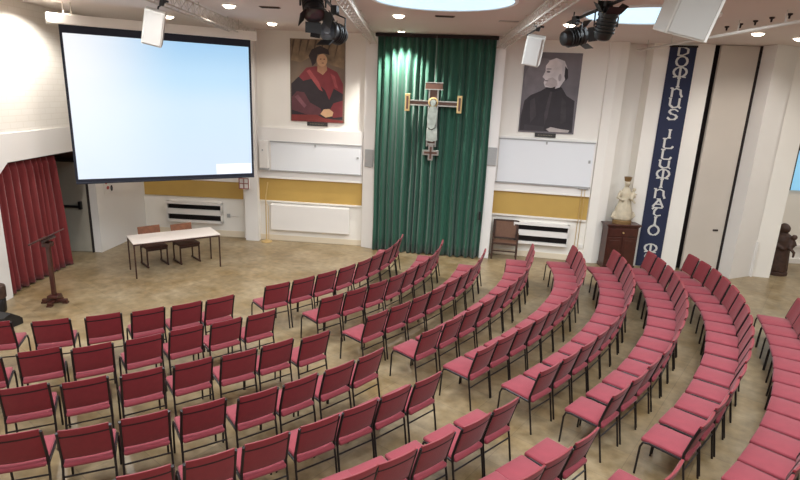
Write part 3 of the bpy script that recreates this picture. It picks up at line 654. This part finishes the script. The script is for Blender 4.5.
# ================================================================== PROJECTION SCREEN
SL = Wall((-6.23, 10.34), (-3.30, 12.10)); L = SL.L
t = thing('projection_screen', 'large pull-down projection screen showing a pale blue picture', 'screen', tuple(SL.p(L / 2)), SL.rz)
h = L / 2
bm = B(); bx(bm, -h, h, -.003, .003, 1.95, 4.80); obj('screen_border', bm, mat('screen_border_black', rgb(24, 28, 44), .7), t)
def proj_mat():
    m = bpy.data.materials.new('projected_picture_with_glare'); m.use_nodes = True
    nt = m.node_tree; b = nt.nodes['Principled BSDF']; K = nt.links.new
    tc = nt.nodes.new('ShaderNodeTexCoord'); sp = nt.nodes.new('ShaderNodeSeparateXYZ'); K(tc.outputs['Object'], sp.inputs[0])
    def ramp(sock, a, b_, els):
        mr = nt.nodes.new('ShaderNodeMapRange'); mr.inputs[1].default_value = a; mr.inputs[2].default_value = b_; K(sock, mr.inputs[0])
        r = nt.nodes.new('ShaderNodeValToRGB'); r.color_ramp.interpolation = 'EASE'
        r.color_ramp.elements[0].position = els[0][0]; r.color_ramp.elements[0].color = els[0][1]
        r.color_ramp.elements[1].position = els[1][0]; r.color_ramp.elements[1].color = els[1][1]
        for p, c in els[2:]:
            e = r.color_ramp.elements.new(p); e.color = c
        K(mr.outputs[0], r.inputs[0]); return r.outputs[0]
    v = ramp(sp.outputs['Z'], 2.0, 4.7, [(0, rgb(202, 222, 250)), (1, rgb(160, 208, 244)), (.5, rgb(200, 226, 250)), (.75, rgb(180, 220, 248))])
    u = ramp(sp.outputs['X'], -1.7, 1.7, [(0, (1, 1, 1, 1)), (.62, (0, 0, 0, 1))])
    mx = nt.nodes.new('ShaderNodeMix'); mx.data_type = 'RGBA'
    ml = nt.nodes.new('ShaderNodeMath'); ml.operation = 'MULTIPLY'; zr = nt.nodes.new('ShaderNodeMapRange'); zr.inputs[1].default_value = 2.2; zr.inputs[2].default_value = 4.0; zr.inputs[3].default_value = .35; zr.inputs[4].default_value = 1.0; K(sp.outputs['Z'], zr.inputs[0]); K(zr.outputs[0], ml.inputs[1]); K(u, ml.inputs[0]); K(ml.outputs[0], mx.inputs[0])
    K(v, mx.inputs[6]); mx.inputs[7].default_value = rgb(246, 249, 253)  # lamp glare, painted near white into the picture's upper left
    b.inputs['Base Color'].default_value = rgb(120, 124, 128); b.inputs['Roughness'].default_value = .8
    K(mx.outputs[2], b.inputs['Emission Color']); b.inputs['Emission Strength'].default_value = PROJ
    return m
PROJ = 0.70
bm = B(); bx(bm, -h + .045, h - .045, -.006, -.003, 2.02, 4.66); o = obj('projected_picture_with_glare', bm, proj_mat(), t)
bm = B(); bx(bm, h - .80, h - .06, -.008, -.006, 2.03, 2.24); obj('white_box', bm, mat('projected_white', rgb(170, 170, 172), .8, emit=rgb(250, 250, 255), estr=.70), o)
bm = B(); bx(bm, -h, h, -.02, .02, 1.925, 1.96, bev=.006); obj('bottom_bar', bm, mat('bar_dark', rgb(30, 34, 48), .5), t)
bm = B(); bx(bm, -h - .17, h + .10, -.09, .09, 4.80, 4.97, bev=.012); o = obj('case', bm, M_case, t)
bm = B(); bx(bm, -h - .18, -h - .165, -.1, .1, 4.79, 4.98); obj('end_cap', bm, M_white, o)
bm = B(); bx(bm, h + .095, h + .11, -.1, .1, 4.79, 4.98); obj('end_cap', bm, M_white, o)
for x in (-h + .1, h - .35):
    bm = B(); tube(bm, [(x, 0, 4.97), (x, 0, CEIL)], .012); tube(bm, [(x + .12, 0, 4.97), (x + .12, 0, CEIL)], .012); bx(bm, x - .03, x + .15, -.03, .03, 4.965, 4.99); obj('hanger', bm, M_alum, t)

# ================================================================== HUNG FROM THE CEILING
def truss(p0, p1, label, dz=.2, w=.16):
    p0 = Vector(p0); p1 = Vector(p1); d = p1 - p0; Lx = d.length
    t = thing('lighting_truss', label, 'truss', tuple(p0), math.atan2(d.y, d.x), 'ceiling trusses')
    for y, z in ((-w / 2, 0), (w / 2, 0), (0, dz)):
        bm = B(); tube(bm, [(0, y, z), (Lx, y, z)], .014, 6); obj('chord', bm, M_alum, t)
    bm = B(); n = int(Lx / .3)
    for k in range(n):
        x0 = Lx * k / n; x1 = Lx * (k + .5) / n; x2 = Lx * (k + 1) / n
        for y in (-w / 2, w / 2):
            tube(bm, [(x0, y, 0), (x1, 0, dz)], .005, 5); tube(bm, [(x1, 0, dz), (x2, y, 0)], .005, 5)
        tube(bm, [(x0, -w / 2, 0), (x1, w / 2, 0)], .005, 5)
    obj('lacing', bm, M_alum, t)
    bm = B(); 
    for k in range(1, 5): x = Lx * k / 5; tube(bm, [(x, 0, dz), (x, 0, CEIL - p0.z)], .01, 6)
    obj('drop_rod', bm, M_alum, t)
truss((-3.62, 13.2, 4.93), (-3.30, 4.5, 4.93), 'pale lattice truss along the ceiling above the screen end')
truss((-.80, 13.35, 4.93), (-.84, 4.5, 4.93), 'pale lattice truss running to the post between portrait and green curtain')
truss((2.06, 13.0, 4.93), (1.64, 4.5, 4.93), 'pale lattice truss running to the post beside black and white portrait')
t = thing('ceiling_pipe', 'thin pale pipe fixed under the ceiling near the navy banner', 'pipe', (5.08, 12.9, 5.0), -PI / 2)
bm = B(); tube(bm, [(0, 0, 0), (9, 0, 0)], .025); obj('tube', bm, M_alum, t)
bm = B()
for k in range(8): tube(bm, [(.5 + k * 1.1, 0, 0), (.5 + k * 1.1, 0, .18)], .01, 6)
obj('hanger', bm, M_alum, t)
for k in range(6):
    o = obj('ceiling_hook', (lambda bm: (lathe(bm, [(.035, 0), (.035, -.02), (.015, -.03), (.012, -.07)], 12), bm)[1])(B()), M_dark)
    o.location = (5.3, 9.84 - .39 * k, CEIL)
    tag(o, ['first', 'second', 'third', 'fourth', 'fifth', 'sixth'][k] + ' of the dark ceiling studs, counted from the banner end of the row', 'ceiling fitting', 'dark studs in the ceiling')

def speaker(name, loc, rot, w, d, h, label):
    t = thing(name, label, 'speaker', loc, 0, 'white hanging speakers'); t.rotation_euler = rot
    bm = B(); bx(bm, -w / 2, w / 2, -d / 2, d / 2, -h / 2, h / 2, bev=.015); obj('cabinet', bm, M_spk, t)
    bm = B(); bx(bm, -w / 2 + .02, w / 2 - .02, -d / 2 - .012, -d / 2, -h / 2 + .02, h / 2 - .02, bev=.005); obj('grille', bm, mat('speaker_grille', rgb(178, 174, 169), .7), t)
    return t
def hang(t, pts, clamp):
    bm = B(); tube(bm, pts, .012, 8); obj('bracket', bm, M_black, t)
    bm = B(); c = Vector(clamp); bx(bm, c.x - .03, c.x + .03, c.y - .04, c.y + .04, c.z - .05, c.z + .05, bev=.008); tube(bm, [c + Vector((-.08, 0, .02)), c + Vector((.08, 0, .02))], .016); obj('clamp', bm, M_black, t)
t = speaker('hanging_speaker', (-3.46, 7.9, 4.60), (.28, .20, math.radians(20)), .26, .2, .46, 'white speaker hanging from the truss in front of the screen')
hang(t, [(0, .1, .12), (.02, .1, .26), (.1, .02, .36)], (.06, .03, .35))
t = speaker('hanging_speaker', (1.94, 9.0, 4.60), (.28, .16, math.radians(-20)), .26, .2, .44, 'white speaker hanging before the corner of the black and white portrait')
hang(t, [(-.12, .05, .05), (-.15, .04, .2), (0, 0, .33)], (0, 0, .34))
t = speaker('hanging_speaker', (2.58, 5.45, 4.80), (.22, .18, math.radians(4)), .40, .28, .6, 'largest white speaker, close under the ceiling, its top out of the picture')
bm = B(); bx(bm, .185, .21, -.145, -.12, -.29, .29); obj('edge_strip', bm, M_lamp if False else M_white, t)
hang(t, [(-.2, 0, .2), (-.3, 0, .25), (-.3, .0, .38)], (-.28, 0, .36))

def stage_light(loc, yaw, pitch, label, s=1.0, top=None):
    t = thing('stage_light', label, 'spotlight', loc, yaw, 'black stage lights')
    A = Matrix.Rotation(pitch, 4, 'X') @ Matrix.Scale(s, 4)
    R = A @ Matrix.Rotation(PI / 2, 4, 'X')
    bm = B(); lathe(bm, [(.06, -.20), (.10, -.18), (.12, -.12), (.12, .10), (.135, .11), (.135, .16), (.11, .165)], 20, R)
    for k in range(4): lathe(bm, [(.125, -.10 + k * .045), (.138, -.098 + k * .045), (.138, -.082 + k * .045), (.125, -.08 + k * .045)], 20, R)
    smooth(obj('lamp_body', bm, M_black, t), 30)
    bm = B(); lathe(bm, [(.10, .158), (.10, .166), (.05, .175)], 20, R); obj('lens', bm, mat('lens_glass', rgb(60, 62, 70), .1, coat=.5), t)
    for a in range(4):
        bm = B(); bx(bm, -.10, .10, -.003, .003, 0, .13, A @ Matrix.Translation((0, -.16, 0)) @ Matrix.Rotation(a * PI / 2, 4, 'Y') @ Matrix.Translation((0, 0, .12)) @ Matrix.Rotation(.9, 4, 'X')); obj('barn_door', bm, M_black, t)
    zt = (top - loc[2]) if top else .34
    bm = B(); tube(bm, [(-.16 * s, 0, -.02), (-.165 * s, 0, .18 * s), (0, 0, .24 * s), (.165 * s, 0, .18 * s), (.16 * s, 0, -.02)], .012 * s, 8); tube(bm, [(0, 0, .24 * s), (0, 0, zt)], .013, 8); obj('yoke', bm, M_black, t)
    bm = B(); bx(bm, -.05, .05, -.04, .04, zt - .06, zt + .06, bev=.01); tube(bm, [(-.1, 0, zt), (-.05, .02, zt - .1), (-.1, .03, zt - .22), (-.03, .06, .1)], .008, 6); obj('clamp', bm, M_black, t)
stage_light((-1.28, 7.78, 4.95), .35, .9, 'upper black stage light above the colour portrait', 1.05, 5.02)
stage_light((-1.04, 8.16, 4.65), -.45, -.1, 'lower black stage light in front of the colour portrait', 1.05, 4.95)
stage_light((2.45, 8.7, 4.79), 1.9, -.2, 'black stage light aimed sideways above the black and white portrait', 1.0, 5.02)
stage_light((2.50, 7.5, 4.83), .1, -1.25, 'black stage light pointing down beside the long skylight', .95, 5.05)
t = thing('lighting_bar', 'dark pipe carrying the two stage lights near the black and white portrait', 'pipe', (2.5, 9.3, 5.06), -PI / 2)
bm = B(); tube(bm, [(0, 0, 0), (4.2, 0, 0)], .022); obj('tube', bm, M_black, t)
bm = B()
for k in range(4): tube(bm, [(.3 + k * 1.1, 0, 0), (.3 + k * 1.1, 0, .12)], .009, 6)
obj('hanger', bm, M_black, t)
t = thing('lighting_bar', 'dark pipe carrying the two stage lights before the colour portrait', 'pipe', (-1.12, 8.5, 5.03), -PI / 2)
bm = B(); tube(bm, [(0, 0, 0), (2.4, 0, 0)], .022); obj('tube', bm, M_black, t)
bm = B()
for k in range(3): tube(bm, [(.2 + k * .9, 0, 0), (.2 + k * .9, 0, .15)], .009, 6)
obj('hanger', bm, M_black, t)

# downlights, vents, skylights
def light(name, kind, loc, energy, col, size=.1, spot=None, aim=None):
    l = bpy.data.lights.new(name, kind); l.energy = energy; l.color = col
    if kind == 'AREA': l.shape = 'DISK'; l.size = size
    if kind == 'SPOT': l.spot_size = spot; l.spot_blend = .6; l.shadow_soft_size = size
    o = bpy.data.objects.new(name, l); COL.objects.link(o); o.location = loc
    if aim:
        o.rotation_euler = (Vector(aim) - Vector(loc)).to_track_quat('-Z', 'Y').to_euler()
    return o
WARM = (1.0, .955, .90)
def downlight(x, y, label, e=SPOT_E):
    t = thing('downlight', label, 'ceiling light', (x, y, CEIL), 0, 'recessed ceiling downlights')
    bm = B(); lathe(bm, [(.10, -.012), (.125, -.014), (.13, -.002), (.10, -.002)], 24, ring=True); obj('rim', bm, M_white, t)
    bm = B(); lathe(bm, [(.10, -.004), (.10, -.014), (.085, -.035), (.05, -.05)], 24); obj('lamp', bm, M_lamp, t)
    light('downlight_and_fill', 'SPOT', (x, y, CEIL - .03), e, WARM, .09, math.radians(150))
for x, y, lab in ((-3.04, 9.9, 'round ceiling downlight above the screen, farther from the back wall'), (-2.9, 12.36, 'round ceiling downlight close above the colour portrait'),
                  (-.19, 10.22, 'round ceiling downlight beside the round skylight'), (2.84, 10.43, 'round ceiling downlight behind the black stage lights'),
                  (6.25, 10.54, 'round ceiling downlight nearer the navy banner, above sliding panel'), (7.32, 10.99, 'round ceiling downlight partly cut by the picture edge, above the last pier'),
                  (-4.9, 11.9, 'ceiling downlight glowing behind the top of the screen case')):
    downlight(x, y, lab)
# left wall's downlight, then unseen spots added to brighten the room
for x, y in ((-6.35, 10.2), (-6.3, 7.2), (-3.2, 7.0), (-.4, 6.6), (5.4, 7.4), (-5.2, 4.2), (-2.4, 3.6), (.6, 3.2), (3.6, 4.0), (6.6, 4.6), (8.6, 8.4), (-1.2, .6), (2.4, .8), (10.3, 12.2)):
    light('downlight_and_fill', 'SPOT', (x, y, CEIL - .03), SPOT_E * (2.2 if x == -6.35 else .6 if y < 8 else 1), WARM, .09, math.radians(150))
light('downlight_and_fill', 'SPOT', (-.17, 12.86, CEIL - .06), 480, (1, .96, .9), .05, math.radians(110))
t = thing('downlight', 'small downlight at the top of the green curtain', 'ceiling light', (-.17, 12.90, CEIL), 0, 'recessed ceiling downlights')
bm = B(); lathe(bm, [(.08, -.012), (.10, -.014), (.105, -.002), (.08, -.002)], 24, ring=True); obj('rim', bm, M_white, t)
bm = B(); lathe(bm, [(.08, -.004), (.08, -.010), (.04, -.013)], 24); obj('lamp', bm, M_lamp, t)
for x, y, lab in ((-2.36, 9.92, 'dark slot vent in the ceiling near the screen'), (.6, 10.09, 'dark slot vent in the ceiling between the skylight and green curtain'), (1.75, 10.4, 'faint slot vent in the ceiling before the truss by the curtain')):
    t = thing('ceiling_vent', lab, 'vent', (x, y, CEIL), 0, 'slot vents in the ceiling')
    bm = B(); bx(bm, -.17, .17, -.07, .07, -.012, -.001, bev=.004); obj('frame', bm, M_grey if x > 1 else M_recess, t)
    bm = B()
    for k in range(4): bx(bm, -.15, .15, -.055 + k * .03, -.035 + k * .03, -.018, -.011)
    obj('slats', bm, M_panel if x > 1 else M_dark, t)
def skylight(x, y, r, label):
    t = thing('skylight', label, 'skylight', (x, y, CEIL), 0, 'round skylights')
    bm = B(); lathe(bm, [(r, -.03), (r + .05, -.03), (r + .05, -.001), (r, -.001)], 64, ring=True); smooth(obj('rim', bm, M_skyrim, t), 40)
    bm = B(); lathe(bm, [(r, -.006), (r, -.014), (r * .6, -.016)], 64); obj('diffuser', bm, M_sky, t)
skylight(.46, 8.31, .99, 'round bluish skylight in front of the green curtain')
skylight(3.62, 8.95, .92, 'round bluish skylight behind the largest white speaker')
for x, y in ((.45, 8.3), (3.62, 8.95), (-3.6, 6.2), (-.6, 4.4), (3.2, 3.2), (6.2, 6.8), (-5.2, 2.4), (1.0, 1.2)):  # both skylights' daylight, plus added area lights where no skylight is built
    o = light('skylight_and_fill', 'AREA', (x, y, CEIL - .04), SKY_E, (.86, .94, 1.0), 1.8); 

# ================================================================== RED CHAIRS
def red_chair(label, group):
    t = thing('stacking_chair', label, 'chair', (0, 0, 0), 0, group)
    # seat
    bm = B(); bx(bm, -.207, .207, -.195, .285, .397, .447, bev=.02)
    for v in bm.verts:
        f = (v.co.y + .19) / .475
        v.co.z += .012 * f - (.02 * max(0, (f - .8) / .2) ** 2 if f > .8 else 0)
        if v.co.z > .42: v.co.z += .006 * (1 - (v.co.x / .225) ** 2)
    smooth(obj('seat', bm, [M_redseat], t), 60)
    # backrest: thin padded slab, slightly curved, with the seam across its rear
    bm = B(); nx, nz = 8, 7
    def pt(u, v, side):
        x = -.203 + .406 * u; z = .478 + .362 * v
        y = -.148 - .102 * v + .0 + .016 * (1 - (2 * u - 1) ** 2) * -1
        edge = min(u, 1 - u, .12) / .12 if 0 < u < 1 else 0
        ve = min(v, 1 - v, .1) / .1 if 0 < v < 1 else 0
        th = .012 + .008 * min(edge, ve) ** .5
        return Vector((x, y + side * th, z + side * th * -.27))
    U = [0, .06, .2, .4, .6, .8, .94, 1]; V = [0, .05, .3, .6, .745, .80, .95, 1]
    gr = {}
    for sd in (-1, 1):
        for i, u in enumerate(U):
            for j, v in enumerate(V): gr[(sd, i, j)] = bm.verts.new(pt(u, v, sd))
    n1 = len(U); n2 = len(V)
    for sd in (-1, 1):
        for i in range(n1 - 1):
            for j in range(n2 - 1):
                f = bm.faces.new([gr[(sd, i, j)], gr[(sd, i + 1, j)], gr[(sd, i + 1, j + 1)], gr[(sd, i, j + 1)]])
                if sd == -1 and j == 4: f.material_index = 1
    for i in range(n1 - 1):
        for j in (0, n2 - 1): bm.faces.new([gr[(-1, i, j)], gr[(-1, i + 1, j)], gr[(1, i + 1, j)], gr[(1, i, j)]])
    for j in range(n2 - 1):
        for i in (0, n1 - 1): bm.faces.new([gr[(-1, i, j)], gr[(-1, i, j + 1)], gr[(1, i, j + 1)], gr[(1, i, j)]])
    smooth(obj('backrest', bm, [M_red, M_seam], t), 50)
    for s in (-1, 1):
        bm = B(); tube(bm, [(s * 0.213, -.247, .815), (s * 0.213, -.20, .66), (s * 0.214, -.15, .47), (s * 0.216, -.155, .395)], .0145); obj('upright', bm, M_frame, t)
        bm = B(); tube(bm, [(s * 0.216, -.155, .405), (s * 0.219, -.175, .30), (s * 0.220, -.225, 0)], .0115); obj('leg', bm, M_frame, t)
        bm = B(); tube(bm, [(s * 0.216, .19, .414), (s * 0.217, .25, .40), (s * 0.219, .272, .34), (s * 0.220, .285, 0)], .0115); obj('leg', bm, M_frame, t)
        bm = B(); tube(bm, [(s * 0.216, -.155, .405), (s * 0.216, .20, .415)], .0125); obj('side_rail', bm, M_frame, t)
    bm = B(); tube(bm, [(-.225, -.175, .30), (.225, -.175, .30)], .009); obj('stretcher', bm, M_frame, t)
    return t
ORD = ['first', 'second', 'third', 'fourth', 'fifth', 'sixth', 'seventh', 'eighth', 'ninth', 'tenth', 'eleventh', 'twelfth', 'thirteenth', 'fourteenth', 'fifteenth']
proto = None
rnd = random.Random(11)
for key, row in ROWS.items():
    blk = 'below the screen' if key[0] == 'L' else 'below the green curtain'
    rn = int(key[1:]) - 1
    for i, (x, y, h_) in enumerate(row):
        if key in ('L1', 'L2', 'L3', 'L4'): h_ += .05 + .07 * i / (len(row) - 1)
        fx, fy = -math.sin(h_), math.cos(h_)
        rowname = ORD[rn] + ' row' if key != 'M9' else 'last row'
        if key == 'L8':
            lab = 'red chair, %s from the aisle, last row of the block below the screen' % ORD[i]
        elif key == 'M9':
            lab = 'red chair, %s from the far end, last row of the block below the green curtain' % ORD[len(row) - 1 - i]
        else:
            lab = 'red chair, %s from the aisle, %s of the block %s' % (ORD[i], rowname, blk)
        grp = 'red chairs in rows ' + blk
        if proto is None:
            proto = red_chair(lab, grp); o = proto; kids = list(proto.children)
        else:
            o = proto.copy(); COL.objects.link(o); o['label'] = lab; o['group'] = grp
            for ch in kids:
                c = ch.copy(); COL.objects.link(c); c.parent = o
        o.location = (x + fx * .25, y + fy * .25, 0)
        o.rotation_euler = (0, 0, h_ + rnd.uniform(-.03, .03))

# ================================================================== LIGHT, CAMERA
w = bpy.data.worlds.new('World'); scn.world = w; w.use_nodes = True
w.node_tree.nodes['Background'].inputs[0].default_value = (1.0, .98, .96, 1); w.node_tree.nodes['Background'].inputs[1].default_value = WORLD
FPX, NX, NY, HCAM = 549.0, 311.6, 2266.0, 3.904
up = -Vector((NX - 400, NY - 240, FPX)).normalized()          # world up seen from the camera (x right, y down, z forward)
fw = (Vector((0, 0, 1)) - up * up.z).normalized()
rt = up.cross(fw); 
if rt.x < 0: rt = -rt
def w_of(c): return Vector((rt.dot(c), fw.dot(c), up.dot(c)))
X = w_of(Vector((1, 0, 0))); Y = w_of(Vector((0, -1, 0))); Z = w_of(Vector((0, 0, -1)))
cam = bpy.data.cameras.new('camera'); co = bpy.data.objects.new('camera', cam); COL.objects.link(co)
cam.sensor_width = 36; cam.lens = FPX / 800 * 36; cam.clip_end = 100
co.matrix_world = Matrix(((X.x, Y.x, Z.x, 0), (X.y, Y.y, Z.y, 0), (X.z, Y.z, Z.z, HCAM), (0, 0, 0, 1)))
scn.camera = co
scn.view_settings.view_transform = 'Standard'; scn.view_settings.look = 'None'; scn.view_settings.gamma = 1
scn.view_settings.use_curve_mapping = False; scn.view_settings.exposure = EXPO
scn.cycles.use_denoising = True; scn.cycles.max_bounces = 8; scn.cycles.diffuse_bounces = 5; scn.cycles.sample_clamp_indirect = 6
